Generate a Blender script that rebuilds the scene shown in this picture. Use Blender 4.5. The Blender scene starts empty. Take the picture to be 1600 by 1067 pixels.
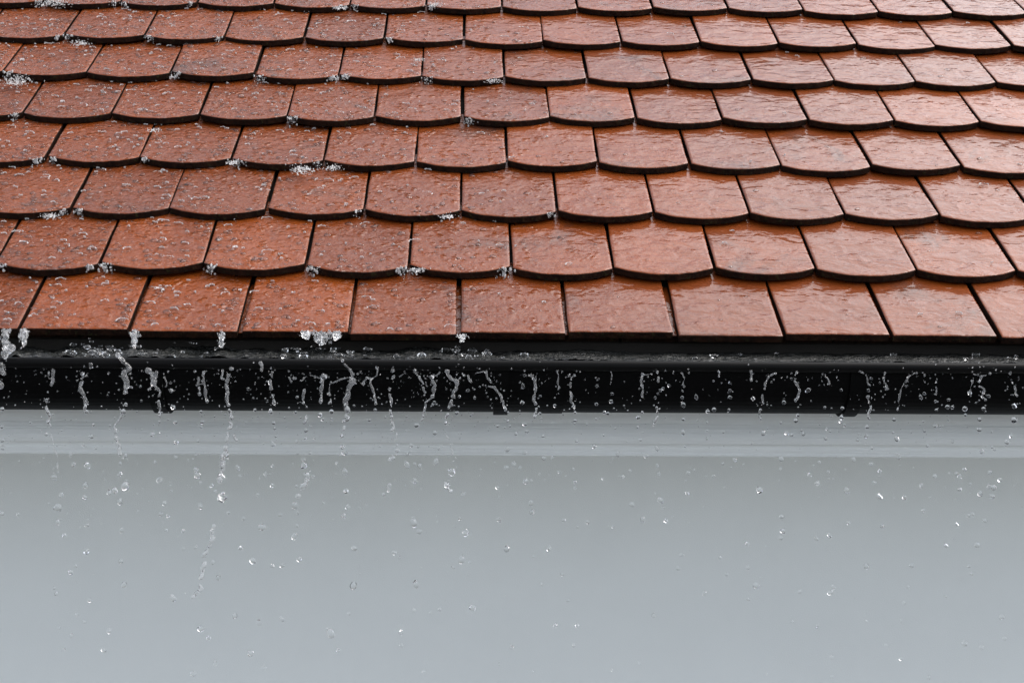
import bpy, bmesh, math, random
import numpy as np
from mathutils import Vector, Matrix, Euler, noise
random.seed(7); rng = np.random.default_rng(7)
S = bpy.context.scene; COL = S.collection
R = math.radians

# ------------------------------------------------------------------ camera, sky, sun, exposure
PITCH = R(27.0)                       # roof pitch
cp, sp = math.cos(PITCH), math.sin(PITCH)
def rf(x, s, n=0.0):                  # roof frame (along eave, up slope, normal) -> world
    return Vector((x, s*cp - n*sp, s*sp + n*cp))
FPX = 2392.8                          # focal length in pixels of the 1600 px wide photograph
CAM = rf(0.01534619, -1.97184114, 1.36560475)
FWD = rf(0.02827209, 0.81674114, -0.5763112).normalized()
RGT = rf(0.99957949, -0.01938311, 0.02156685).normalized()
DWN = FWD.cross(RGT).normalized()
cd = bpy.data.cameras.new('camera'); cam = bpy.data.objects.new('camera', cd); COL.objects.link(cam)
cam.matrix_world = Matrix((( RGT.x, -DWN.x, -FWD.x, CAM.x), (RGT.y, -DWN.y, -FWD.y, CAM.y), (RGT.z, -DWN.z, -FWD.z, CAM.z), (0,0,0,1)))
cd.sensor_width = 36; cd.lens = FPX/1600*36; cd.clip_start = 0.05; cd.clip_end = 2000
S.camera = cam

SUN_EL, SUN_AZ = R(54), R(76)         # azimuth from +y (behind the roof) towards +x
w = bpy.data.worlds.new('World'); S.world = w; w.use_nodes = True
nt = w.node_tree; nt.nodes.clear()
sky = nt.nodes.new('ShaderNodeTexSky'); sky.sky_type = 'NISHITA'; sky.sun_disc = False
sky.sun_elevation = SUN_EL; sky.sun_rotation = SUN_AZ; sky.dust_density = 4; sky.air_density = 1
hs = nt.nodes.new('ShaderNodeHueSaturation'); hs.inputs['Saturation'].default_value = 0.42
bg = nt.nodes.new('ShaderNodeBackground'); bg.inputs['Strength'].default_value = 0.15
wo = nt.nodes.new('ShaderNodeOutputWorld')
nt.links.new(sky.outputs[0], hs.inputs['Color']); nt.links.new(hs.outputs[0], bg.inputs[0]); nt.links.new(bg.outputs[0], wo.inputs[0])
sd = bpy.data.lights.new('sun', 'SUN'); sd.energy = 1.15; sd.angle = R(85); sd.color = (1, .97, .93)
sun = bpy.data.objects.new('sun', sd); COL.objects.link(sun)
sv = Vector((math.sin(SUN_AZ)*math.cos(SUN_EL), math.cos(SUN_AZ)*math.cos(SUN_EL), math.sin(SUN_EL)))
sun.rotation_euler = sv.to_track_quat('Z', 'Y').to_euler(); sun.location = sv*6
vs = S.view_settings; vs.view_transform = 'Standard'; vs.look = 'None'; vs.gamma = 1; vs.use_curve_mapping = False
vs.exposure = 1.08

def px(x, y, Y):                      # photo pixel -> point on the vertical plane y = Y
    d = FWD*FPX + RGT*(x-800) + DWN*(y-533.5)
    return CAM + d*((Y-CAM.y)/d.y)

# ------------------------------------------------------------------ materials
def mat(name):
    m = bpy.data.materials.new(name); m.use_nodes = True
    n = m.node_tree; b = n.nodes['Principled BSDF']
    return m, n, b
def N(n, t, **kw):
    o = n.nodes.new(t)
    for k, v in kw.items():
        if k in o.inputs: o.inputs[k].default_value = v
        else: setattr(o, k, v)
    return o
def vmath(n, op, a, b):
    v = n.nodes.new('ShaderNodeVectorMath'); v.operation = op
    for i, q in enumerate((a, b)):
        if isinstance(q, (tuple, list)): v.inputs[i].default_value = q
        elif q is not None: n.links.new(q, v.inputs[i])
    return v.outputs[0]
def math_(n, op, a, b=0.0, clamp=False):
    v = n.nodes.new('ShaderNodeMath'); v.operation = op; v.use_clamp = clamp
    for i, q in enumerate((a, b)):
        if isinstance(q, (int, float)): v.inputs[i].default_value = q
        else: n.links.new(q, v.inputs[i])
    return v.outputs[0]
def mixc(n, f, a, b):
    v = n.nodes.new('ShaderNodeMix'); v.data_type = 'RGBA'
    for i, q in ((0, f), (6, a), (7, b)):
        if isinstance(q, (int, float, tuple, list)): v.inputs[i].default_value = q
        else: n.links.new(q, v.inputs[i])
    return v.outputs[2]
def ramp(n, f, stops):
    r = n.nodes.new('ShaderNodeMapRange'); r.clamp = True
    r.inputs[1].default_value, r.inputs[2].default_value, r.inputs[3].default_value, r.inputs[4].default_value = stops
    n.links.new(f, r.inputs[0]); return r.outputs[0]
def noise_(n, vec, scale, detail=4, rough=.55, dist=0.0):
    t = N(n, 'ShaderNodeTexNoise', Scale=scale, Detail=detail, Roughness=rough, Distortion=dist)
    n.links.new(vec, t.inputs['Vector']); return t.outputs['Fac']

def tile_material():
    m, n, b = mat('wet terracotta')
    tc = N(n, 'ShaderNodeTexCoord'); oi = N(n, 'ShaderNodeObjectInfo'); geo = N(n, 'ShaderNodeNewGeometry')
    off = vmath(n, 'SCALE', None, None); v = off.node
    comb = N(n, 'ShaderNodeCombineXYZ'); n.links.new(math_(n, 'MULTIPLY', oi.outputs['Random'], 37.0), comb.inputs[0])
    n.links.new(math_(n, 'MULTIPLY', oi.outputs['Random'], 91.0), comb.inputs[1]); n.nodes.remove(v)
    P = vmath(n, 'ADD', tc.outputs['Object'], comb.outputs[0])
    # colour
    big = noise_(n, P, 9, 3); fine = noise_(n, P, 160, 5, .7)
    wn = N(n, 'ShaderNodeTexWhiteNoise', noise_dimensions='1D'); n.links.new(oi.outputs['Random'], wn.inputs['W'])
    c = mixc(n, wn.outputs['Value'], (.205, .043, .0038, 1), (.148, .031, .0036, 1))
    c = mixc(n, ramp(n, big, (.38, .68, 0, .40)), c, (.090, .018, .0045, 1))
    c = mixc(n, ramp(n, fine, (.45, .75, 0, .45)), c, (.080, .014, .004, 1))
    sm = noise_(n, P, 5.5, 4, .6, .6)
    sm2 = math_(n, 'MULTIPLY', ramp(n, sm, (.58, .70, 0, .7)), ramp(n, fine, (.3, .6, .3, 1)))
    c = mixc(n, sm2, c, (.045, .032, .028, 1))
    n.links.new(c, b.inputs['Base Color'])
    # riven clay relief: thin steps running roughly across the tile
    st = vmath(n, 'MULTIPLY', P, (1.0, 1.6, 1.0))
    warp = N(n, 'ShaderNodeTexNoise', Scale=14, Detail=3); n.links.new(st, warp.inputs['Vector'])
    stw = vmath(n, 'ADD', st, vmath(n, 'MULTIPLY', warp.outputs['Color'], (.06, .06, .0)))
    r1 = noise_(n, stw, 20, 3, .5)
    steps = math_(n, 'FRACT', math_(n, 'MULTIPLY', r1, 5.0))
    steps = math_(n, 'POWER', steps, 1.8)
    area = ramp(n, noise_(n, P, 17, 2), (.46, .62, 0, 1))
    steps = math_(n, 'MULTIPLY', steps, area)
    r2 = noise_(n, st, 70, 4, .6); r3 = noise_(n, P, 330, 3, .6)
    h = math_(n, 'ADD', math_(n, 'MULTIPLY', steps, .8), math_(n, 'MULTIPLY', r2, .9))
    h = math_(n, 'ADD', h, math_(n, 'MULTIPLY', r3, .22))
    bm_ = N(n, 'ShaderNodeBump', Strength=1.0, Distance=.0016); n.links.new(h, bm_.inputs['Height'])
    n.links.new(bm_.outputs[0], b.inputs['Normal'])
    b.inputs['Roughness'].default_value = .6; b.inputs['Specular IOR Level'].default_value = .08
    # film of water: calm on the right, torn up by the rain on the left
    sx = N(n, 'ShaderNodeSeparateXYZ'); n.links.new(geo.outputs['Position'], sx.inputs[0])
    turb = ramp(n, sx.outputs[0], (-.75, .35, 1.0, 0.0))
    f1 = noise_(n, P, 75, 4, .62, .4); f2 = noise_(n, st, 26, 2, .5, .5); f3 = noise_(n, P, 150, 3, .6)
    vo = N(n, 'ShaderNodeTexVoronoi', feature='SMOOTH_F1', Scale=62.0, Smoothness=.30); n.links.new(vmath(n, 'ADD', P, vmath(n, 'MULTIPLY', warp.outputs['Color'], (.03, .03, 0))), vo.inputs['Vector'])
    blob = math_(n, 'MULTIPLY', ramp(n, vo.outputs['Distance'], (.10, .42, 1, 0)), ramp(n, noise_(n, P, 26, 3), (.42, .56, 0, 1)))
    fh = math_(n, 'ADD', math_(n, 'MULTIPLY', f2, 1.5), math_(n, 'MULTIPLY', steps, .34))
    fh = math_(n, 'ADD', fh, math_(n, 'MULTIPLY', f3, .16))
    tt_ = math_(n, 'ADD', math_(n, 'MULTIPLY', f1, 2.6), math_(n, 'MULTIPLY', blob, 4.5))
    fh = math_(n, 'ADD', fh, math_(n, 'MULTIPLY', tt_, turb))
    bc = N(n, 'ShaderNodeBump', Strength=1.0, Distance=.0023); n.links.new(fh, bc.inputs['Height'])
    n.links.new(bc.outputs[0], b.inputs['Coat Normal'])
    b.inputs['Coat Weight'].default_value = 1.0; b.inputs['Coat Roughness'].default_value = .05
    b.inputs['Coat IOR'].default_value = 1.345
    return m
M = {}
M['tile'] = tile_material()
def edge_material():
    m, n, b = mat('grimy wet tile edge')
    tc = N(n, 'ShaderNodeTexCoord'); geo = N(n, 'ShaderNodeNewGeometry')
    a = noise_(n, geo.outputs['Position'], 60, 5, .7); g = noise_(n, geo.outputs['Position'], 130, 4, .7)
    c = mixc(n, ramp(n, a, (.4, .62, 0, 1)), (.008, .004, .003, 1), (.022, .009, .005, 1))
    c = mixc(n, ramp(n, g, (.58, .68, 0, .8)), c, (.030, .032, .012, 1))
    n.links.new(c, b.inputs['Base Color']); b.inputs['Roughness'].default_value = .6
    bp = N(n, 'ShaderNodeBump', Strength=1, Distance=.003); n.links.new(g, bp.inputs['Height']); n.links.new(bp.outputs[0], b.inputs['Normal'])
    b.inputs['Specular IOR Level'].default_value = .1
    return m
M['edge'] = edge_material()
def simple(name, col, rough, spec=.5, bump=None, var=0.0):
    m, n, b = mat(name); b.inputs['Base Color'].default_value = (*col, 1); b.inputs['Roughness'].default_value = rough
    b.inputs['Specular IOR Level'].default_value = spec
    geo = N(n, 'ShaderNodeNewGeometry')
    if bump:
        sc, stretch, dist = bump
        h = noise_(n, vmath(n, 'MULTIPLY', geo.outputs['Position'], stretch), sc, 4, .6)
        bp = N(n, 'ShaderNodeBump', Strength=1, Distance=dist); n.links.new(h, bp.inputs['Height']); n.links.new(bp.outputs[0], b.inputs['Normal'])
    if var:
        h2 = noise_(n, geo.outputs['Position'], 3.0, 5, .6)
        n.links.new(mixc(n, ramp(n, h2, (.35, .65, 0, 1)), (*col, 1), (*(q*(1-var) for q in col), 1)), b.inputs['Base Color'])
    return m
M['black'] = simple('black gutter paint', (.0025, .0026, .0026), .5, .04, (90, (.3, 1, 1), .0006))
M['lip'] = simple('highlight black gutter lip', (.004, .004, .004), .35, .07, (60, (.1, 1, 1), .0005))  # lip's sky highlight helped by a glossier, slightly paler black than the gutter
M['deck'] = simple('dark roof underlay', (.02, .018, .016), .9, .2)
M['fascia'] = simple('white painted wood', (.78, .815, .805), .5, .4, (240, (.012, 1, 1), .0016), .04)
M['wall'] = simple('white render', (.80, .835, .825), .85, .2, (500, (1, 1, 1), .0003), .03)
M['ground'] = simple('wet paving', (.13, .13, .13), .5, .5, (8, (1, 1, 1), .004), .3)
def water_material(name, tint=(1, 1, 1), rough=0.0, bump=0.0, tw=1.0):
    m, n, b = mat(name); b.inputs['Base Color'].default_value = (*tint, 1)
    b.inputs['Transmission Weight'].default_value = tw; b.inputs['IOR'].default_value = 1.333; b.inputs['Roughness'].default_value = rough
    if bump:
        geo = N(n, 'ShaderNodeNewGeometry'); h = noise_(n, geo.outputs['Position'], 260, 3)
        bp = N(n, 'ShaderNodeBump', Strength=1, Distance=bump); n.links.new(h, bp.inputs['Height']); n.links.new(bp.outputs[0], b.inputs['Normal'])
    return m
M['water'] = water_material('clear water', tw=.99)
M['stream'] = water_material('rippled clear water', bump=.00015, tw=.91)
M['froth'] = water_material('aerated splashing water', tw=.86)
def film_material(name, milk):
    """thin moving water: lets the tile show through, mirrors the sky, slightly milky with air"""
    m, n, b = mat(name); n.nodes.remove(b); out = n.nodes['Material Output']
    fr = N(n, 'ShaderNodeFresnel', IOR=1.33); tr = N(n, 'ShaderNodeBsdfTransparent'); gl = N(n, 'ShaderNodeBsdfGlossy', Roughness=.05)
    df = N(n, 'ShaderNodeBsdfDiffuse'); df.inputs['Color'].default_value = (.80, .80, .80, 1)
    m1 = N(n, 'ShaderNodeMixShader'); m1.inputs[0].default_value = milk; n.links.new(tr.outputs[0], m1.inputs[1]); n.links.new(df.outputs[0], m1.inputs[2])
    m2 = N(n, 'ShaderNodeMixShader'); n.links.new(fr.outputs[0], m2.inputs[0]); n.links.new(m1.outputs[0], m2.inputs[1]); n.links.new(gl.outputs[0], m2.inputs[2])
    n.links.new(m2.outputs[0], out.inputs['Surface']); return m
M['spout'] = film_material('frothy falling water', .22); M['film'] = film_material('running water film', .02); M['foam'] = film_material('white water foam', .36); M['crown'] = film_material('splash crown water', .36)
m, n_, b_ = mat('gutter water'); M['gwater'] = m
b_.inputs['Base Color'].default_value = (.012, .013, .012, 1); b_.inputs['Roughness'].default_value = .04; b_.inputs['IOR'].default_value = 1.4
g_ = N(n_, 'ShaderNodeNewGeometry'); h_ = noise_(n_, vmath(n_, 'MULTIPLY', g_.outputs['Position'], (.45, 1, 1)), 110, 4, .6, .8)
bp_ = N(n_, 'ShaderNodeBump', Strength=1, Distance=.010); n_.links.new(h_, bp_.inputs['Height']); n_.links.new(bp_.outputs[0], b_.inputs['Normal'])

# ------------------------------------------------------------------ helpers
def tag(o, label=None, cat=None, group=None, kind=None):
    for k, v in (('label', label), ('category', cat), ('group', group), ('kind', kind)):
        if v: o[k] = v
    return o
def empty(name, loc):
    o = bpy.data.objects.new(name, None); COL.objects.link(o); o.location = loc; o.empty_display_size = .1; return o
def meshobj(name, verts, faces, mats, parent=None, smooth=False, loc=None):
    me = bpy.data.meshes.new(name); me.from_pydata([tuple(v) for v in verts], [], faces); me.update()
    for q in (mats if isinstance(mats, (list, tuple)) else [mats]): me.materials.append(q)
    if smooth: me.polygons.foreach_set('use_smooth', [True]*len(me.polygons))
    o = bpy.data.objects.new(name, me); COL.objects.link(o)
    if loc is not None: o.location = loc
    if parent: o.parent = parent; o.matrix_parent_inverse = Matrix()
    return o
def extrude_x(profile, x0, x1, nseg=1, closed=False, wob=0.0):
    """sheet or closed tube of a (y, z) profile along x"""
    v, f = [], []; k = len(profile)
    for i in range(nseg+1):
        x = x0 + (x1-x0)*i/nseg
        for (y, z) in profile:
            dz = wob*noise.noise(Vector((x*2.1, y*3, 5))) if wob else 0
            v.append((x, y, z+dz))
    for i in range(nseg):
        for j in range(k if closed else k-1):
            a = i*k+j; b = i*k+(j+1) % k
            f.append((a, b, b+k, a+k))
    if closed:
        f.append(tuple(range(k-1, -1, -1))); f.append(tuple(nseg*k+j for j in range(k)))
    return v, f
def fix_normals(o):
    bm = bmesh.new(); bm.from_mesh(o.data); bmesh.ops.recalc_face_normals(bm, faces=bm.faces); bm.to_mesh(o.data); bm.free()

# ------------------------------------------------------------------ setting: ground
GZ = -3.2
gnd = meshobj('ground', [(-400, -400, GZ), (400, -400, GZ), (400, 400, GZ), (-400, 400, GZ)], [(0, 1, 2, 3)], M['ground']); gnd['kind'] = 'structure'

# ------------------------------------------------------------------ house
TW, GA, TH = .17, .18124, .0135       # tile spacing, gauge, thickness
ROWS = 11; UX = 12.5
HX = UX*TW
house = empty('house', (0, 0, GZ))
tag(house, 'white rendered house with wet red clay tile roof and black eave gutter', 'house')
H0 = Vector((0, 0, GZ))
def part(name, verts, faces, mats, parent=house, smooth=False):
    v = [Vector(q)-H0 for q in verts] if parent is house else verts
    return meshobj(name, v, faces, mats, parent, smooth)
# y-depths of the eave
Y_LIP = -.075; Y_BACK = .075; Y_FAS = .085; Y_BED = .065; Y_WALL = .46; Y_FOOT = .056
z_lip = px(800, 562, Y_LIP).z
z_fb = px(800, 693, Y_FOOT).z; z_bb = px(800, 713, Y_BED).z
RIDGE = ROWS*GA*cp; ZR = ROWS*GA*sp
# rendered wall body with gable ends under the roof
t = .055
yb = 2*RIDGE - Y_WALL
zt = lambda y: (y if y < RIDGE else 2*RIDGE-y)*math.tan(PITCH) - t/cp
pro = [(Y_WALL, GZ), (Y_WALL, zt(Y_WALL)), (RIDGE, zt(RIDGE)), (yb, zt(yb)), (yb, GZ)]
v, f = extrude_x(pro, -HX+.06, HX-.06, 1, True)
o = part('wall', v, f, M['wall']); fix_normals(o)
# cornice: fascia board with rounded foot and the bed board below it, soffit behind
def fas_profile():
    zc = px(800, 620, Y_FOOT).z
    p = [(Y_WALL+.02, zc), (Y_FOOT, zc), (Y_FOOT, z_fb+.034)]
    for i in range(1, 13):            # face swells forward, then turns under at the foot
        a = i/12; p.append((Y_FOOT - .005*math.sin(a*math.pi*.62) + .012*max(0, a-.62)**1.6, z_fb+.034 - .033*a))
    p += [(Y_FOOT+.004, z_fb), (Y_WALL+.02, z_fb)]; return p
v, f = extrude_x(fas_profile(), -HX+.03, HX-.03, 1, True); o = part('fascia', v, f, M['fascia']); fix_normals(o)
v, f = extrude_x([(Y_WALL-.002, z_fb+.003), (Y_BED-.001, z_fb+.003), (Y_BED, z_bb+.006), (Y_BED, z_bb+.002), (Y_BED+.003, z_bb), (Y_WALL-.002, z_bb)], -HX+.03, HX-.03, 1, True)
o = part('bed_moulding', v, f, M['fascia']); fix_normals(o)
# dark board behind the gutter
v, f = extrude_x([(Y_FAS-.009, -.115), (Y_FAS-.009, -.02), (Y_FAS+.02, -.02), (Y_FAS+.02, -.115)], -HX+.02, HX-.02, 1, True)
o = part('gutter_board', v, f, M['black']); fix_normals(o)
# roof deck
def deck():
    p = [(.02, .02*math.tan(PITCH)-.036), (RIDGE, ZR-.036), (2*RIDGE, -.036), (2*RIDGE, -.036-.02), (RIDGE, ZR-.036-.03), (.02, .02*math.tan(PITCH)-.058)]
    return extrude_x(p, -HX, HX, 1, True)
v, f = deck(); roof = part('roof', v, f, M['deck']); fix_normals(roof)
tag(roof, 'roof slope covered in wet reddish brown clay tiles')

# ------------------------------------------------------------------ tiles
def tile_mesh(name, seed, straight=False, length=GA*1.32, width=TW-.0042, sag=.0245):
    r = random.Random(seed); w2 = width/2
    out = []; K = 14
    for i in range(K+1):
        x = -w2 + 2*w2*i/K
        if straight: y = .0008*r.uniform(-1, 1)
        else:
            rad = (w2*w2+sag*sag)/(2*sag); y = -(math.sqrt(max(rad*rad-x*x, 0)) - (rad-sag))
            y += .0011*r.uniform(-1, 1)
        out.append((x, y))
    for i in range(1, 5): out.append((w2+.0006*r.uniform(-1, 1), length*i/5))
    out.append((w2, length)); out.append((-w2, length))
    for i in range(4, 0, -1): out.append((-w2+.0006*r.uniform(-1, 1), length*i/5))
    k = len(out); cx, cy = 0, length*.4
    def ring(d, z, zn=0):
        q = []
        for (x, y) in out:
            dx, dy = (x-cx), (y-cy); l = math.hypot(dx, dy)
            q.append((x-dx/l*d, y-dy/l*d, z + zn*r.uniform(-1, 1)))
        return q
    rings = [ring(.006, 0.0), ring(.0022, -.0002, .0002), ring(.0004, -.0011, .0002), ring(0, -.0028), ring(.0005, -TH+.001, .0004), ring(.0022, -TH)]
    v = [q for g in rings for q in g]; f = [tuple(range(k))]; mi = [0]
    for a in range(len(rings)-1):
        for j in range(k):
            f.append((a*k+j, (a+1)*k+j, (a+1)*k+(j+1) % k, a*k+(j+1) % k)); mi.append(0 if a < 2 else 1)
    f.append(tuple((len(rings)-1)*k+j for j in range(k-1, -1, -1))); mi.append(1)
    me = bpy.data.meshes.new(name); me.from_pydata(v, [], f); me.update()
    me.materials.append(M['tile']); me.materials.append(M['edge'])
    me.polygons.foreach_set('material_index', mi)
    me.polygons.foreach_set('use_smooth', [0 < i < 1+3*k for i in range(len(f))])
    bm = bmesh.new(); bm.from_mesh(me); bmesh.ops.recalc_face_normals(bm, faces=bm.faces); bm.to_mesh(me); bm.free()
    return me
RM = [tile_mesh('roof_tile', s) for s in range(6)]
EM = [tile_mesh('eave_tile', 20+s, True, width=TW-.0062) for s in range(3)]
TILT = math.atan2(TH+.0022, GA)
TILES = []                            # (matrix world, row, x, straight) for the water
def place(me, name, x, s, nrm, row, jit=1.0):
    o = bpy.data.objects.new(name, me); COL.objects.link(o); o.parent = roof
    rz = random.gauss(0, .005)*jit; rx = random.gauss(0, .009)*jit; ry = random.gauss(0, .006)*jit
    mw = Matrix.Translation(rf(x, s, nrm)) @ Matrix.Rotation(PITCH, 4, 'X') @ Matrix.Rotation(-TILT+rx, 4, 'X') @ Matrix.Rotation(ry, 4, 'Y') @ Matrix.Rotation(rz, 4, 'Z')
    o.matrix_basis = Matrix.Translation(-H0) @ mw
    return mw
for row in range(ROWS):
    off = .5 if row % 2 == 0 else 0.0
    for k in range(-13, 14):
        u = k + off
        if abs(u) > UX-.45: continue
        x = u*TW + random.gauss(0, .0008); s = row*GA + random.gauss(0, .0022)
        if row == 0:
            mw = place(random.choice(EM), 'roof_tile', x, s-.0115, random.gauss(0, .0005), row, .6)
        else:
            mw = place(random.choice(RM), 'roof_tile', x, s, random.gauss(0, .0006), row)
        TILES.append((mw, row, x))
HALF = [tile_mesh('verge_tile', 61, True, width=TW/2-.004), tile_mesh('verge_tile', 62, False, width=TW/2-.004, sag=.008)]
for row in range(0, ROWS, 2):          # half tiles close the verge on the staggered courses
    for sd_ in (-1, 1):
        place(HALF[0 if row == 0 else 1], 'verge_tile', sd_*(UX-.25)*TW, row*GA - (.0115 if row == 0 else 0), 0, row)
UNDER = tile_mesh('under_eave_tile', 44, True, length=.16)
for k in range(-12, 13):              # short course under the eave tiles
    place(UNDER, 'under_eave_tile', k*TW, .006, -TH-.0022, -1, .3)

# ------------------------------------------------------------------ gutter
AX, DEP = .0745, .094
yc = (Y_LIP+Y_BACK)/2
def gut(sc, z0=0.0):
    return [(yc - AX*sc*math.cos(a), z_lip-.010 + z0 - (DEP-.010)*sc*math.sin(a)**.8) for a in [math.pi*i/24 for i in range(25)]]
outer = gut(1.0); inner = gut(.965)
prof = outer + inner[::-1]
v, f = extrude_x(prof, -HX-.02, HX+.02, 1, True)
gutter = part('gutter', v, f, M['black'], smooth=False); fix_normals(gutter)
tag(gutter, 'black half round eave gutter brimming with water')
def gpart(name, verts, faces, mt, smooth=False):
    return meshobj(name, [Vector(q)-H0 for q in verts], faces, mt, gutter, smooth)
x_j = px(862, 562, Y_LIP).x
bead_r = .0082
for (xa, xb, rr) in ((-HX-.02, HX+.02, bead_r),):
    pr = [(Y_LIP - .004 + rr*math.cos(a), z_lip - rr + rr*math.sin(a)) for a in [2*math.pi*i/16 for i in range(16)]]
    v, f = extrude_x(pr, xa, xb, 40, True); o = gpart('rolled_lip', v, f, M['lip'], True); fix_normals(o)
    for q in o.data.polygons: q.use_smooth = len(q.vertices) == 4
# union sleeve at the joint
sl = gut(1.02); sl2 = gut(1.001)
v, f = extrude_x(sl + sl2[::-1], x_j-.02, x_j+.02, 1, True); o = gpart('union_sleeve', v, f, M['black']); fix_normals(o)
for bx in (243, 783, 1338):
    xb = px(bx, 640, Y_LIP).x
    a1 = gut(1.055); a0 = gut(1.004)
    v, f = extrude_x(a1 + a0[::-1], xb-.011, xb+.011, 1, True); o = gpart('bracket', v, f, M['black']); fix_normals(o)

# ------------------------------------------------------------------ water in the gutter
def ns(x, y, z=0.0): return noise.noise(Vector((x, y, z)))
NX, NY = 2200, 22
v = []; zw = z_lip - .0015
XL, XR = -HX, HX
for i in range(NX+1):
    x = XL + (XR-XL)*i/NX
    tb = min(1, max(.0, (.35-x)/.9))
    for j in range(NY+1):
        y = Y_LIP+.004 + (Y_BACK-.012-Y_LIP-.004)*j/NY
        amp = .0030 + .0040*tb
        z = ns(x*26, y*45)*amp + ns(x*70, y*95, 3)*amp*.55 + ns(x*160, y*190, 7)*amp*.30
        z += max(0, ns(x*8, y*10, 9)-.12)*.030*tb
        v.append((x, y, zw + z))
f = [(i*(NY+1)+j, (i+1)*(NY+1)+j, (i+1)*(NY+1)+j+1, i*(NY+1)+j+1) for i in range(NX) for j in range(NY)]
gw = meshobj('gutter_water', v, f, M['gwater'], None, True)
tag(gw, 'churning dark rain water filling the black gutter', 'water', kind='structure')

# ------------------------------------------------------------------ blob builders
def ico(sub):
    bm = bmesh.new(); bmesh.ops.create_icosphere(bm, subdivisions=sub, radius=1.0)
    v = np.array([q.co[:] for q in bm.verts]); f = np.array([[q.index for q in p.verts] for p in bm.faces]); bm.free(); return v, f
ICO = {k: ico(k) for k in (1, 2, 3)}
class Blobs:
    def __init__(s): s.v = []; s.f = []; s.n = 0
    def add(s, c, rad, sub=1, rot=None, wob=0.0):
        v, f = ICO[sub]; q = v.copy()
        if wob:
            ph = rng.uniform(0, 6.28, 3); k = rng.uniform(1.2, 2.6, 3)
            q = q*(1 + wob*np.sin(q[:, [0]]*k[0]*2+ph[0]) * np.cos(q[:, [1]]*k[1]*2+ph[1]) + .6*wob*np.sin(q[:, [2]]*k[2]*3+ph[2]))
        q = q*np.array(rad if hasattr(rad, '__len__') else (rad,)*3)
        if rot is not None: q = q@np.array(rot).T
        s.v.append(q+np.array(c[:])); s.f.append(f+s.n); s.n += len(v)
    def mesh(s, name):
        v = np.concatenate(s.v); f = np.concatenate(s.f)
        me = bpy.data.meshes.new(name); me.vertices.add(len(v)); me.vertices.foreach_set('co', v.ravel())
        me.loops.add(f.size); me.loops.foreach_set('vertex_index', f.ravel().astype(np.int32))
        me.polygons.add(len(f)); me.polygons.foreach_set('loop_start', np.arange(0, f.size, 3, dtype=np.int32))
        me.polygons.foreach_set('use_smooth', np.ones(len(f), bool)); me.update(calc_edges=True); me.validate(); return me
    def obj(s, name, mt):
        me = s.mesh(name); me.materials.append(mt); o = bpy.data.objects.new(name, me); COL.objects.link(o); return o
def merged(blobs, name, mt, voxel, it=2):
    """fuse overlapping blobs into one smooth skin of water"""
    me = blobs.mesh(name); o = bpy.data.objects.new(name, me); COL.objects.link(o)
    md = o.modifiers.new('r', 'REMESH'); md.mode = 'VOXEL'; md.voxel_size = voxel
    ms = o.modifiers.new('s', 'SMOOTH'); ms.factor = .5; ms.iterations = it
    dg = bpy.context.evaluated_depsgraph_get(); me2 = bpy.data.meshes.new_from_object(o.evaluated_get(dg))
    o.modifiers.clear(); o.data = me2; me2.name = name; bpy.data.meshes.remove(me)
    me2.materials.clear(); me2.materials.append(mt); me2.polygons.foreach_set('use_smooth', [True]*len(me2.polygons))
    c = Vector(np.array([q.co[:] for q in me2.vertices]).mean(0)) if len(me2.vertices) else Vector()
    me2.transform(Matrix.Translation(-c)); o.location = c
    return o

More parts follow.
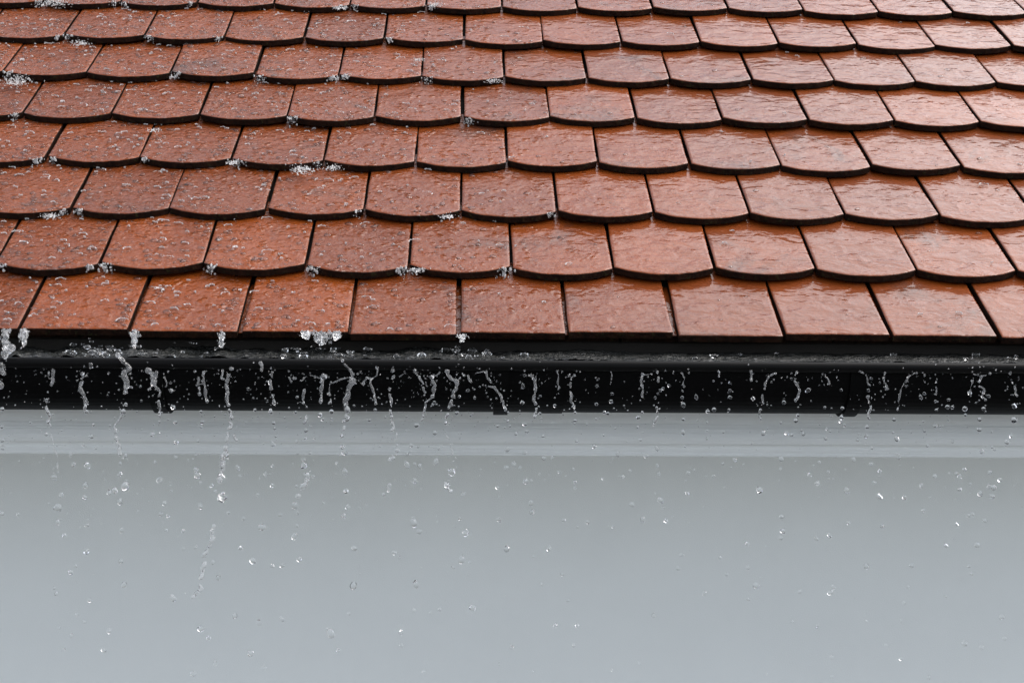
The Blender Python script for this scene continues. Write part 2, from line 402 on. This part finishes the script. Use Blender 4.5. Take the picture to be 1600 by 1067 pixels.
# ------------------------------------------------------------------ streams spilling from the lip
def Z(o, pts): return [(o[0]+x/3.81, o[1]+y/3.81) for x, y in pts]
A, B, C, D = (0, 500), (400, 500), (800, 500), (1200, 500)
STREAMS = [                            # each: list of strands (pixel path, radius in mm)
 [(Z(A, [(70,165),(40,200),(18,255),(5,330),(0,390)]), 7)],
 [(Z(A, [(315,300),(302,400),(275,460),(278,520),(290,570),(285,605)]), 3.2), (Z(A, [(285,605),(300,650),(315,725),(345,800),(345,905)]), 1.8), (Z(A, [(290,310),(303,350)]), 2)],
 [(Z(A, [(490,320),(480,390),(505,460),(515,545)]), 3.8), (Z(A, [(515,330),(488,350)]), 1.8), (Z(A, [(470,420),(482,370)]), 2.2)],
 [(Z(A, [(700,205),(720,235),(745,262),(770,290)]), 4.5), (Z(A, [(740,310),(748,350),(744,400),(742,460),(734,545)]), 5), (Z(A, [(734,545),(708,590),(685,640),(690,700)]), 2.2), (Z(A, [(690,700),(708,755),(712,795)]), 4), (Z(A, [(775,320),(748,350)]), 2.5), (Z(A, [(708,415),(745,400),(785,400)]), 2)],
 [(Z(A, [(880,300),(905,335),(915,375)]), 5.5), (Z(A, [(930,310),(915,375),(945,430),(948,520),(950,605)]), 2.6), (Z(A, [(915,375),(885,415)]), 1.8)],
 [(Z(A, [(1000,305),(982,340),(992,395),(1015,425)]), 1.7)],
 [(Z(A, [(1160,305),(1185,360),(1190,440)]), 2.6), (Z(A, [(1215,310),(1205,360),(1228,430),(1234,485)]), 3), (Z(A, [(1170,388),(1215,378)]), 1.8)],
 [(Z(A, [(1375,290),(1352,350),(1350,440),(1352,500),(1378,560),(1370,640)]), 3.6), (Z(A, [(1370,640),(1395,665),(1408,712)]), 2.8), (Z(A, [(1370,640),(1352,720),(1345,800)]), 3.2), (Z(A, [(1345,800),(1318,870),(1308,950)]), 5.5), (Z(A, [(1325,300),(1325,350)]), 2.4), (Z(A, [(1320,545),(1370,540)]), 1.6)],
 [(Z(B, [(25,255),(42,320),(75,365),(100,440),(104,490),(90,550)]), 3.4), (Z(B, [(100,310),(90,355),(75,365)]), 2)],
 [(Z(B, [(195,305),(210,365)]), 2.2), (Z(B, [(225,345),(265,365),(290,430),(280,495),(302,545),(285,610)]), 3), (Z(B, [(265,360),(320,328),(375,345)]), 1.6)],
 [(Z(B, [(400,330),(392,400),(385,485)]), 3.6), (Z(B, [(390,435),(435,438),(445,492)]), 2), (Z(B, [(435,435),(445,380),(505,352),(560,342)]), 1.7)],
 [(Z(B, [(515,240),(545,280),(572,325),(570,360)]), 3), (Z(B, [(570,325),(605,320)]), 2.4), (Z(B, [(568,360),(545,420),(532,490),(540,590)]), 4.8), (Z(B, [(520,600),(515,690)]), 2.8)],
 [(Z(B, [(640,380),(655,340),(685,350),(700,430),(713,495)]), 2.6), (Z(B, [(715,285),(722,330),(690,350)]), 2)],
 [(Z(B, [(820,275),(815,345)]), 3), (Z(B, [(815,345),(860,335),(890,318)]), 1.4)],
 [(Z(B, [(795,410),(800,500),(805,590),(828,630),(808,655)]), 2.8)],
 [(Z(B, [(838,670),(838,745)]), 1.8), (Z(B, [(842,775),(838,815),(795,830)]), 4)],
 [(Z(B, [(948,300),(970,345),(995,385),(1006,430)]), 2.4), (Z(B, [(970,335),(1020,352),(1050,340),(1095,310)]), 1.5), (Z(B, [(1050,340),(1062,390),(1050,455)]), 3.8), (Z(B, [(1050,455),(1012,490),(1000,545),(985,595)]), 2.4)],
 [(Z(B, [(1135,305),(1160,350),(1192,365),(1190,410),(1165,460),(1148,530),(1140,580),(1130,612)]), 3.8), (Z(B, [(1192,365),(1215,345)]), 2), (Z(B, [(1125,665),(1150,710),(1170,775),(1165,800)]), 1.7)],
 [(Z(B, [(1240,330),(1262,325),(1280,365)]), 2.2), (Z(B, [(1280,360),(1305,318),(1355,305)]), 1.3)],
 [(Z(B, [(1370,310),(1395,365),(1430,415),(1462,475),(1490,545),(1498,600)]), 2.8), (Z(B, [(1385,395),(1415,398)]), 1.8)],
 [(Z(C, [(190,298),(150,330),(138,365)]), 1.8), (Z(C, [(112,330),(138,355),(134,450),(140,530),(135,575)]), 3.2)],
 [(Z(C, [(268,305),(275,340),(280,400)]), 2)],
 [(Z(C, [(340,330),(352,350),(350,400),(345,450),(365,510),(376,550)]), 2.6), (Z(C, [(370,325),(352,355)]), 1.6)],
 [(Z(C, [(590,310),(588,370)]), 1.6)],
 [(Z(C, [(775,320),(768,395),(776,455)]), 2.4), (Z(C, [(780,328),(830,320)]), 1.5)],
 [(Z(C, [(865,308),(870,365)]), 2.6)],
 [(Z(C, [(862,520),(866,560),(842,620)]), 2.4)],
 [(Z(C, [(1010,315),(1032,350),(1015,380),(1014,420)]), 2)],
 [(Z(C, [(1228,305),(1232,335)]), 2.2)],
 [(Z(C, [(1425,305),(1425,360)]), 2.2)],
 [(Z(C, [(1570,318),(1524,335),(1495,430),(1492,500),(1475,560),(1482,588)]), 2.2)],
 [(Z(D, [(170,312),(160,360),(186,412),(164,480)]), 2.6), (Z(D, [(135,345),(165,350)]), 1.5)],
 [(Z(D, [(325,322),(350,345),(358,382)]), 1.9)],
 [(Z(D, [(548,305),(585,325),(602,385)]), 2), (Z(D, [(600,455),(606,530),(604,588)]), 2.4)],
 [(Z(D, [(695,315),(693,360),(705,412)]), 2.4)],
 [(Z(D, [(885,316),(832,338),(815,375),(790,415),(783,490),(770,535)]), 2)],
 [(Z(D, [(930,325),(934,370)]), 1.7)],
 [(Z(D, [(996,325),(1000,372)]), 1.7), (Z(D, [(1000,400),(1000,445)]), 1.6)],
 [(Z(D, [(1320,318),(1270,335),(1252,385),(1284,410),(1272,455),(1295,475)]), 2.6), (Z(D, [(1230,322),(1265,335)]), 1.6)],
 [(Z(D, [(1442,310),(1440,340),(1462,385),(1482,450)]), 2.4)],
 [(Z(D, [(1212,360),(1202,435)]), 1.7)],
 [([(334,822),(331,838),(321,868),(317,885),(312,905),(313,919),(302,932)], 4.4)],
 [([(480,742),(477,757),(466,775)], 5.0)],
 [([(352,700),(347,722),(343,748)], 5.2)],
 [([(609,757),(606,766),(599,772)], 3.2)],
 [([(698,757),(705,768)], 3.2)],
]
Y_ST = Y_LIP - .012
for strands in STREAMS:
    bl = Blobs(); yd = Y_ST + random.uniform(-.006, .004)
    for (pts, rmm) in strands:
        P3 = [px(x, y, yd) for x, y in pts]
        r0 = rmm/1000*.74; ph = random.uniform(0, 6.28); tw = random.uniform(180, 320); seed = random.uniform(0, 99); d = 0
        for a, b in zip(P3[:-1], P3[1:]):
            L = (b-a).length; k = max(2, int(L/(r0*.55)))
            for i in range(k):
                q = a.lerp(b, i/k); d += L/k
                nz = ns(d*170, seed); bead = .50 + .75*abs(math.sin(d*tw*.5+ph))**1.5 + .45*nz
                if ns(d*90, seed, 31) > .20: continue            # the rope breaks into beads
                side = Vector((math.sin(d*tw+ph), math.cos(d*tw+ph)*.8, 0))*r0*.65
                wav = Vector((ns(d*60, seed, 4), ns(d*60, seed, 8), 0))*.003
                bl.add(q+side+wav, r0*max(.28, bead)*.85, 2)
                if r0 > .0016: bl.add(q-side+wav, r0*max(.25, 1.2-bead)*.85, 2)
        for e in (P3[0], P3[-1]): bl.add(e, r0*1.15, 2)
        for q in range(int(len(P3)*1.6)+1):
            e = random.choice(P3); bl.add(e+Vector((random.gauss(0, .006), random.gauss(0, .004), random.gauss(0, .008))), random.uniform(.0006, .0016), 2)
    o = merged(bl, 'water_stream', M['stream'], .00065)
    ys = [q[1] for s in strands for q in s[0]]; xs = [q[0] for s in strands for q in s[0]]
    below = np.mean(ys) > 665; rm = max(s[1] for s in strands); ln = max(ys)-min(ys)
    thick = 'thread' if rm < 2.15 else 'cord' if rm < 3.3 else 'rope'
    size = 'short' if ln < 28 else 'long' if ln > 72 else 'medium'
    net = 'forked ' if len(strands) == 2 else 'branching ' if len(strands) > 2 else ''
    lean = 'slanting' if (max(xs)-min(xs)) > .42*ln else 'upright'
    at = ''
    for k_, bx_ in enumerate((243, 783, 1338)):
        if min(xs)-16 < bx_ < max(xs)+16: at = ' beside a gutter bracket'
    if min(xs)-24 < 862 < max(xs)+24: at = ' by the joint of the gutter'
    if min(ys) < 562: at = ' leaping over the lip'
    if max(ys) > 690: at += '' if at else ' reaching past the moulding'
    if below: tag(o, f'{size} {net}{thick} of clear water falling free before the white wall', 'water stream', 'water clots falling past the white wall')
    else: tag(o, f'{size} {net}{lean} {thick} of water off the black gutter{at}', 'water stream', 'water streams pouring off the gutter')

# ------------------------------------------------------------------ single drops
dropm = []
for i in range(8):
    bl = Blobs(); bl.add((0, 0, 0), (1, 1, random.uniform(.85, 1.35)), 3, Matrix.Rotation(random.uniform(-.6, .6), 3, 'Y'), random.choice((.04, .10, .18)))
    if i % 3 == 2: bl.add((random.uniform(-.5, .5), 0, random.uniform(1.0, 1.5)), .45, 2)
    me = bl.mesh('water_drop'); me.materials.append(M['water']); dropm.append(me)
DR = []                                # (pixel x, pixel y, radius mm)
def zd(o, l):
    for q in l: DR.append((o[0]+q[0]/3.81, o[1]+q[1]/3.81, q[2]))
zd(A, [(320,938,6),(555,622,3),(545,692,4),(495,742,3),(12,530,4),(10,635,3.4),(12,715,4),(15,760,4),(540,272,4),(645,315,2.5),(248,312,2),(1016,373,2.4),(1018,420,4),(1030,520,4),(1045,608,3.4),(1188,440,3),(1197,545,3),(1203,608,3.6),(1198,637,2.4),(1478,410,2.8),(1507,466,2),(1518,535,3),(905,680,4),(955,666,2.4),(1048,728,4),(570,760,3),(438,858,4),(420,800,3.4),(520,865,5.5),(715,915,4.5),(745,988,7),(685,1012,4.5),(650,1027,4),(715,852,3),(748,806,3.2),(950,952,6),(1045,815,4),(1165,890,4.5),(1175,925,6),(1192,967,2.4),(1178,718,2.8),(1168,800,2.8),(1415,880,4),(1430,925,2.4),(1260,985,4),(1325,1048,7),(1283,1020,3),(1022,1018,2.6),(366,1040,4.5),(505,1055,4),(508,985,4),(275,680,3),(840,480,2.2),(836,395,2.2),(922,845,3)])
zd(B, [(403,340,6),(105,612,3.5),(112,645,3),(118,690,2.6),(100,738,4),(298,655,4.2),(292,702,3),(235,548,2.6),(246,460,2.8),(380,565,4),(395,590,3),(450,545,4),(450,588,2.6),(348,700,3),(240,722,3),(515,755,4),(530,790,5),(500,800,4),(710,535,3),(676,595,3),(736,748,2.8),(770,578,2),(896,575,2.2),(955,625,4.5),(925,745,4),(965,752,2.8),(1065,670,4),(1085,765,3),(1062,490,3),(1195,553,3.8),(1278,567,2.4),(1302,463,2.4),(1262,420,4),(1210,455,2.6),(1165,905,7),(1072,842,5),(900,862,5),(945,855,3),(975,868,4),(945,960,3.6),(900,797,2.8),(1490,880,5),(1495,768,5.5),(1438,630,3),(1140,985,5),(1165,1015,3),(1230,1032,4),(285,865,6),(282,830,4),(248,788,4),(320,790,3),(530,905,5),(480,850,3),(98,870,3.6),(58,920,4),(95,985,3.6),(285,920,3),(340,930,3.4),(240,988,3),(535,1018,4),(1510,630,2.4),(1260,258,2.4),(1205,265,2.4)])
zd(C, [(65,395,3.6),(62,492,3.6),(75,330,3),(168,453,2.6),(167,556,3),(255,510,3.2),(280,402,2.8),(510,350,3),(505,392,3.2),(503,500,3),(595,440,3),(590,485,3.8),(550,548,3),(570,555,3),(500,588,2),(373,597,3),(385,720,3),(488,752,4),(545,683,2.6),(75,620,4),(88,663,3.2),(23,675,3),(185,690,3),(75,787,4),(10,858,4.5),(50,880,3.4),(190,822,4),(240,818,3.2),(80,960,4.5),(115,955,3),(278,904,2.8),(365,888,2.8),(375,965,3.4),(375,998,3),(540,943,2.4),(630,798,4),(703,897,3),(658,933,3),(752,578,3.4),(775,548,2.4),(748,636,2.6),(765,712,2.4),(615,643,2),(865,765,3.8),(865,865,3),(875,915,3),(795,805,5),(935,390,3),(900,408,2.8),(882,420,2.8),(868,438,2.4),(853,462,2.6),(1012,462,3.2),(1020,505,4),(1020,590,3),(1018,668,3.8),(1030,750,2.4),(1097,460,3.6),(1300,375,3.4),(1298,420,3),(1298,460,3.6),(1292,533,2.4),(1165,545,3.4),(1203,533,4),(1198,362,2),(1435,467,3.6),(1422,352,3),(1160,655,2),(1160,705,2.6),(1258,665,2.6),(1495,672,4),(1325,832,4),(1255,853,2.8),(1050,910,4),(1085,892,2.6),(1200,930,3),(1042,1028,3.6),(1475,1012,5)])
zd(D, [(95,490,3.6),(238,418,4.2),(240,355,2.4),(165,598,4),(178,566,3.2),(75,612,2.6),(110,675,3.6),(140,683,3),(200,655,2.4),(210,678,3.4),(338,520,2.6),(350,648,2.6),(370,662,2),(343,705,3.4),(435,417,2.8),(443,525,3.4),(437,580,4.2),(432,604,3.4),(455,625,2.6),(598,418,3),(590,635,3.4),(587,690,3.8),(533,712,3),(615,348,2.8),(750,592,3.8),(768,708,3.8),(745,670,2),(775,808,5),(620,760,3),(930,437,3),(910,460,3.4),(932,658,3),(925,603,2),(950,747,3),(996,630,4),(997,483,2.8),(1003,535,2.6),(1068,518,4.4),(1098,520,3.4),(1075,475,2.8),(1098,348,2),(1172,528,4.6),(1175,565,2.8),(1258,652,4.4),(1260,592,3.6),(1283,528,4),(1313,453,3.2),(1200,434,3.6),(1465,512,4.6),(1465,595,6),(1445,690,3.8),(1422,725,4.6),(1333,755,2.6),(1350,770,2.6),(1275,783,4),(1098,722,3),(78,825,4.6),(75,885,2.6),(247,920,3.6),(292,970,4),(358,903,3.2),(305,846,3),(510,830,3.6),(613,857,3.6),(665,898,3.8),(632,968,4),(468,1013,5),(812,1052,4),(912,985,3.4),(992,927,3.2),(1168,890,3.8),(1140,932,4.4),(1120,912,2.8),(1080,912,2.4),(1320,905,3.8),(1380,950,4.4),(1345,998,5),(1316,992,3.8),(1265,1030,4),(1330,1048,4.4),(1140,1008,3.6),(1205,975,2.6)])
# lower wall, from the same measurements of the photograph
def ze(o, l):
    for q in l: DR.append((o[0]+q[0]/2.963, o[1]+q[1]/2.963, q[2]))
ze((0,740), [(268,157,7.5),(285,97,4),(395,55,4.4),(580,57,7),(740,30,5.5),(532,77,4.5),(505,90,4),(555,130,5),(393,110,4),(762,138,4.5),(745,187,4),(777,195,3.5),(1027,112,8),(1022,15,7),(1128,207,4),(1213,248,7),(1365,148,5.5),(1380,180,3.4),(1375,240,3),(1363,290,5),(1193,97,3.6),(1057,180,3),(928,152,4.4),(1115,343,4),(1170,403,6),(1305,423,5),(1385,395,5),(298,287,4.4),(268,225,4),(400,238,4),(400,360,5),(563,262,4),(768,262,3.4),(848,265,3.6),(905,340,3.4),(847,347,2.6),(327,455,5),(350,425,3),(560,403,4.5),(415,585,4.4),(250,528,3),(260,555,3.4),(575,513,4.6),(800,575,5.5),(1010,480,4),(985,410,4),(930,717,6.5),(965,758,4),(1087,657,4.4),(1200,688,5),(1305,672,4),(505,725,5),(480,815,5),(390,685,3.4),(357,650,3),(330,748,4),(293,815,3.6),(273,712,2.8),(895,925,5.5),(1160,830,6),(1225,898,4.5),(1530,738,7.5),(1565,815,4),(997,877,3.6),(1590,193,5),(84,188,3),(8,185,4),(1297,190,3.6),(1497,135,3),(1260,425,3.6)])
ze((530,740), [(70,345,5.5),(20,193,5),(38,155,4.4),(32,80,4.4),(345,228,7),(370,267,5),(585,275,6),(560,207,4),(573,92,4),(350,35,4.4),(255,365,4.4),(280,387,3),(567,398,6),(605,410,2.6),(528,432,3.6),(65,518,6),(355,512,5.5),(617,620,6),(888,137,4.4),(892,178,5),(740,213,4.4),(733,65,4),(865,35,4),(775,348,5),(972,348,5),(902,382,2.6),(937,512,4),(1060,585,4),(1032,465,3),(1355,143,5),(1487,123,5),(1405,212,4),(1513,218,4),(1500,158,3),(1150,223,3.6),(1040,215,3),(1265,243,3),(1103,245,2.6),(1570,437,4),(1587,375,3.4),(345,632,4.4),(465,627,3.4),(285,733,4),(290,793,4),(797,803,3.6),(1085,793,3.4),(1387,878,3.4),(740,880,2.8),(895,913,2.6),(1265,908,2.8),(390,913,3),(1455,655,3.4),(1000,700,4),(1100,703,3.4),(47,645,3.4)])
ze((1060,740), [(375,77,5.5),(643,43,4.4),(780,77,5),(42,90,4),(930,108,6),(1047,110,4.4),(1125,55,3.8),(1187,10,3.6),(1303,72,3.6),(1440,60,4),(1460,65,5),(1450,105,5),(1395,95,4.4),(1363,188,4),(1343,195,3.4),(1418,218,4.4),(1288,235,3.6),(1383,330,5),(1240,333,3.8),(1135,170,3.6),(943,243,3.6),(787,227,4),(700,285,4.4),(640,300,3.6),(483,265,5),(478,200,4.4),(475,298,4),(360,517,6),(323,580,3.4),(322,433,3.8),(224,465,3),(318,323,3.4),(870,428,4.6),(718,525,3.6),(703,550,4.6),(1080,425,4.4),(1065,523,3),(1043,597,4),(1240,567,3.4),(1345,428,3),(1357,462,3),(563,545,3.8),(528,683,2.8),(643,702,3.4),(870,682,3.4),(1037,683,3.8),(1325,785,5),(1405,803,4.6),(1497,662,4.6),(1510,762,4),(963,793,4),(1032,857,4),(710,848,3.4),(409,923,2.6),(122,553,4),(192,387,3),(1160,942,3.4),(712,938,3.4)])
ranked = sorted(DR, key=lambda q: -q[2])
big, small = ranked[:290], ranked[290:]
for (x, y, r) in big:
    mi = random.randrange(8); o = bpy.data.objects.new('water_drop', dropm[mi]); COL
    look = ('big' if r >= 5 else 'middling' if r >= 3.9 else 'small') + (' doubled' if mi % 3 == 2 else ' single')
    near = min((math.hypot(x-q[0], y-q[1]), q) for q in DR if q[0] != x or q[1] != y)
    look2 = ' close to a bigger drop' if near[0] < 16 and near[1][2] > r else ' with a smaller drop close by' if near[0] < 16 else ', falling alone' if near[0] > 30 else ''
    COL.objects.link(o)
    o.location = px(x, y, Y_ST + random.uniform(-.012, .012)); k = r/1000*.84
    o.scale = (k, k, k); o.rotation_euler = (random.uniform(-.4, .4), random.uniform(-.7, .7), random.uniform(0, 6.28))
    if y < 643: tag(o, f'{look} clear water drop before the black gutter{look2}', 'water drop', 'drops in front of the gutter')
    elif y < 714: tag(o, f'{look} clear water drop before the white moulding{look2}', 'water drop', 'drops in front of the moulding')
    else: tag(o, f'{look} clear water drop before the white wall{look2}', 'water drop', 'drops in front of the wall')
bl = Blobs()
for (x, y, r) in small: bl.add(px(x, y, Y_ST+random.uniform(-.012, .012)), r/1000*.86, 2, None, .1)
for i in range(1300):                   # spray: finest droplets
    x = random.uniform(0, 1600); y = 572 + abs(random.gauss(0, 140))
    if y > 1060: continue
    if random.random() < .35 and x > 800: continue
    bl.add(px(x, y, Y_ST+random.uniform(-.03, .02)), random.uniform(.0005, .0015), 2)
o = bl.obj('water_spray', M['water']); tag(o, 'fine spray of droplets under the gutter', 'spray', kind='stuff')

# ------------------------------------------------------------------ rain splashing on the tiles
def density(xp): return min(1, max(0, (880-xp)/650))**.9
def to_px(p):
    d = p-CAM; z = d.dot(FWD); return 800+FPX*d.dot(RGT)/z, 533.5+FPX*d.dot(DWN)/z
bumps, foam, crowns = Blobs(), Blobs(), Blobs()
RN = Matrix.Rotation(PITCH, 3, 'X')
def clump(c, r, k, up=.6, arr=foam):
    for _ in range(int(k*3)):
        d = Vector((random.gauss(0, 1)*r, random.gauss(0, .6)*r, abs(random.gauss(0, up))*r))
        arr.add(c + RN@d, random.uniform(.0006, .0014)*(.8+r*30), 1)
for (mw, row, x) in TILES:
    if row > 9 or abs(x) > 1.25: continue
    ymin = .0 if row == 0 else -.022
    for _ in range(190):
        a = random.uniform(-.078, .078); b = random.uniform(ymin*max(0, 1-(a/.085)**2)+.004, GA*.93)
        p = mw@Vector((a, b, 0)); xp, yp = to_px(p); dn = density(xp)
        # more water collects along the joints and at the tails
        wgt = .35 + .65*max(abs(a)/.08, 1-(b/.05)) if b < .05 or abs(a) > .05 else .38
        if random.random() > dn*wgt*1.1 + .012: continue
        r = random.choice((.0009, .0012, .0016, .0022, .0030, .0040))*random.uniform(.7, 1.2)
        bumps.add(p, (r*random.uniform(1, 1.9), r*random.uniform(.8, 1.2), r*random.uniform(.45, .8)), 2, RN@Matrix.Rotation(random.uniform(-.7, .7), 3, 'Z'), .16)
    for _ in range(34):                 # crowns: arcs of tiny beads thrown up by drops
        a = random.uniform(-.078, .078); b = random.uniform(.004, GA*.93); p = mw@Vector((a, b, .001)); xp, yp = to_px(p)
        if random.random() > density(xp)*.55 + .01: continue
        r = random.choice((.0015, .002, .003, .004, .006, .009))*random.uniform(.8, 1.2); a0 = random.uniform(-.4, .8); k = random.randint(14, 26)
        for q in range(k):
            th = a0 + q/k*2.6
            crowns.add(p + RN@Vector((math.cos(th)*r*random.uniform(.9, 1.1), math.sin(th)*r*.7, random.uniform(.0005, .003))), random.uniform(.0007, .0013), 1)
    if row > 0:
        for side in (-1, 1):           # water tumbling over the tile corners
            p = mw@Vector((side*.072, -.005, -.004)); xp, yp = to_px(p)
            if random.random() < density(xp)*.6:
                rr = random.uniform(.003, .008)
                for _q in range(random.randint(14, 40)):
                    dq = Vector((random.gauss(0, .9)*rr, -.004-abs(random.gauss(0, .002)), .003-abs(random.gauss(0, 1.1))*rr))
                    tq = random.uniform(.0007, .0022); (foam if random.random() < .6 else bumps).add(p+dq, (tq, tq, tq*random.uniform(1, 1.8)), 2, None, .2)
for (xp, yp, r, k) in [(25,130,.016,90),(125,70,.010,50),(85,8,.016,80),(530,14,.008,40),(680,10,.010,50),(472,268,.012,80),(520,264,.008,40),(770,128,.008,40),(655,95,.007,30),(240,205,.006,25),(700,340,.007,40),(650,424,.008,45),(80,340,.008,40),(365,256,.007,35)]:
    # foam piles on the roof: meet the pixel ray with the roof plane
    d = FWD*FPX + RGT*(xp-800) + DWN*(yp-533.5); nrm = rf(0, 0, 1); tt = -(CAM.dot(nrm))/d.dot(nrm)
    clump(CAM + d*tt, r, k, .35)
o = bumps.obj('splash_water', M['film']); tag(o, 'beads and ripples of rain water running over the roof tiles', 'splash', kind='stuff')
o = merged(crowns, 'splash_crowns', M['crown'], .0007); tag(o, 'tiny crowns of water kicked up by rain on the tiles', 'splash', kind='stuff')
o = merged(foam, 'splash_foam', M['foam'], .0007); tag(o, 'white foamy splashes of rain on the roof tiles', 'splash', kind='stuff')

# water pouring from the eave tiles into the gutter
SP = [(8, 515, 545, 9, 5), (38, 515, 540, 10, 4.5), (210, 516, 542, 8, 4.5), (347, 518, 542, 9, 3.5), (478, 518, 528, 12, 4), (502, 518, 538, 22, 5), (525, 518, 530, 10, 4), (722, 522, 534, 9, 3)]
for (xp, y0, y1, wd, rm) in SP:
    bl = Blobs()
    for _ in range(110):
        tq = random.random(); wv = wd*(1-.6*tq)
        p = px(xp + random.gauss(0, .45)*wv, y0 + (y1-y0)*tq, -.018 - .012*tq + random.gauss(0, .002))
        q = random.uniform(.18, .42)*rm/1000; bl.add(p, (q, q, q*random.uniform(1.2, 3.2)), 1, Matrix.Rotation(random.gauss(0, .35), 3, 'Y'))
    o = merged(bl, 'water_spout', M['froth'], .0007, 3)
    sz = 'wide' if wd > 15 else 'stubby' if y1-y0 < 14 else 'tall'
    tag(o, f'{sz} frothy spout of water dropping from an eave tile into the gutter', 'water spout', 'spouts between eave tiles and gutter')
# turbulence on the gutter water
bl = Blobs()
for i in range(900):
    x = random.uniform(-.95, .95); tb = min(1, max(.10, (.25-x)/.8))
    cl = max(0, ns(x*9, 1.7)+.35)
    if random.random() > tb*cl*1.3: continue
    y = random.uniform(Y_LIP+.004, .02); r = random.choice((.0012, .002, .003, .0045))
    bl.add((x, y, zw+.002+abs(random.gauss(0, .006))*tb), (r*random.uniform(1, 1.8), r, r*.7), 2, None, .2)
o = bl.obj('gutter_froth', M['water']); tag(o, 'bubbles and froth tossed up on the gutter water', 'froth', kind='stuff')
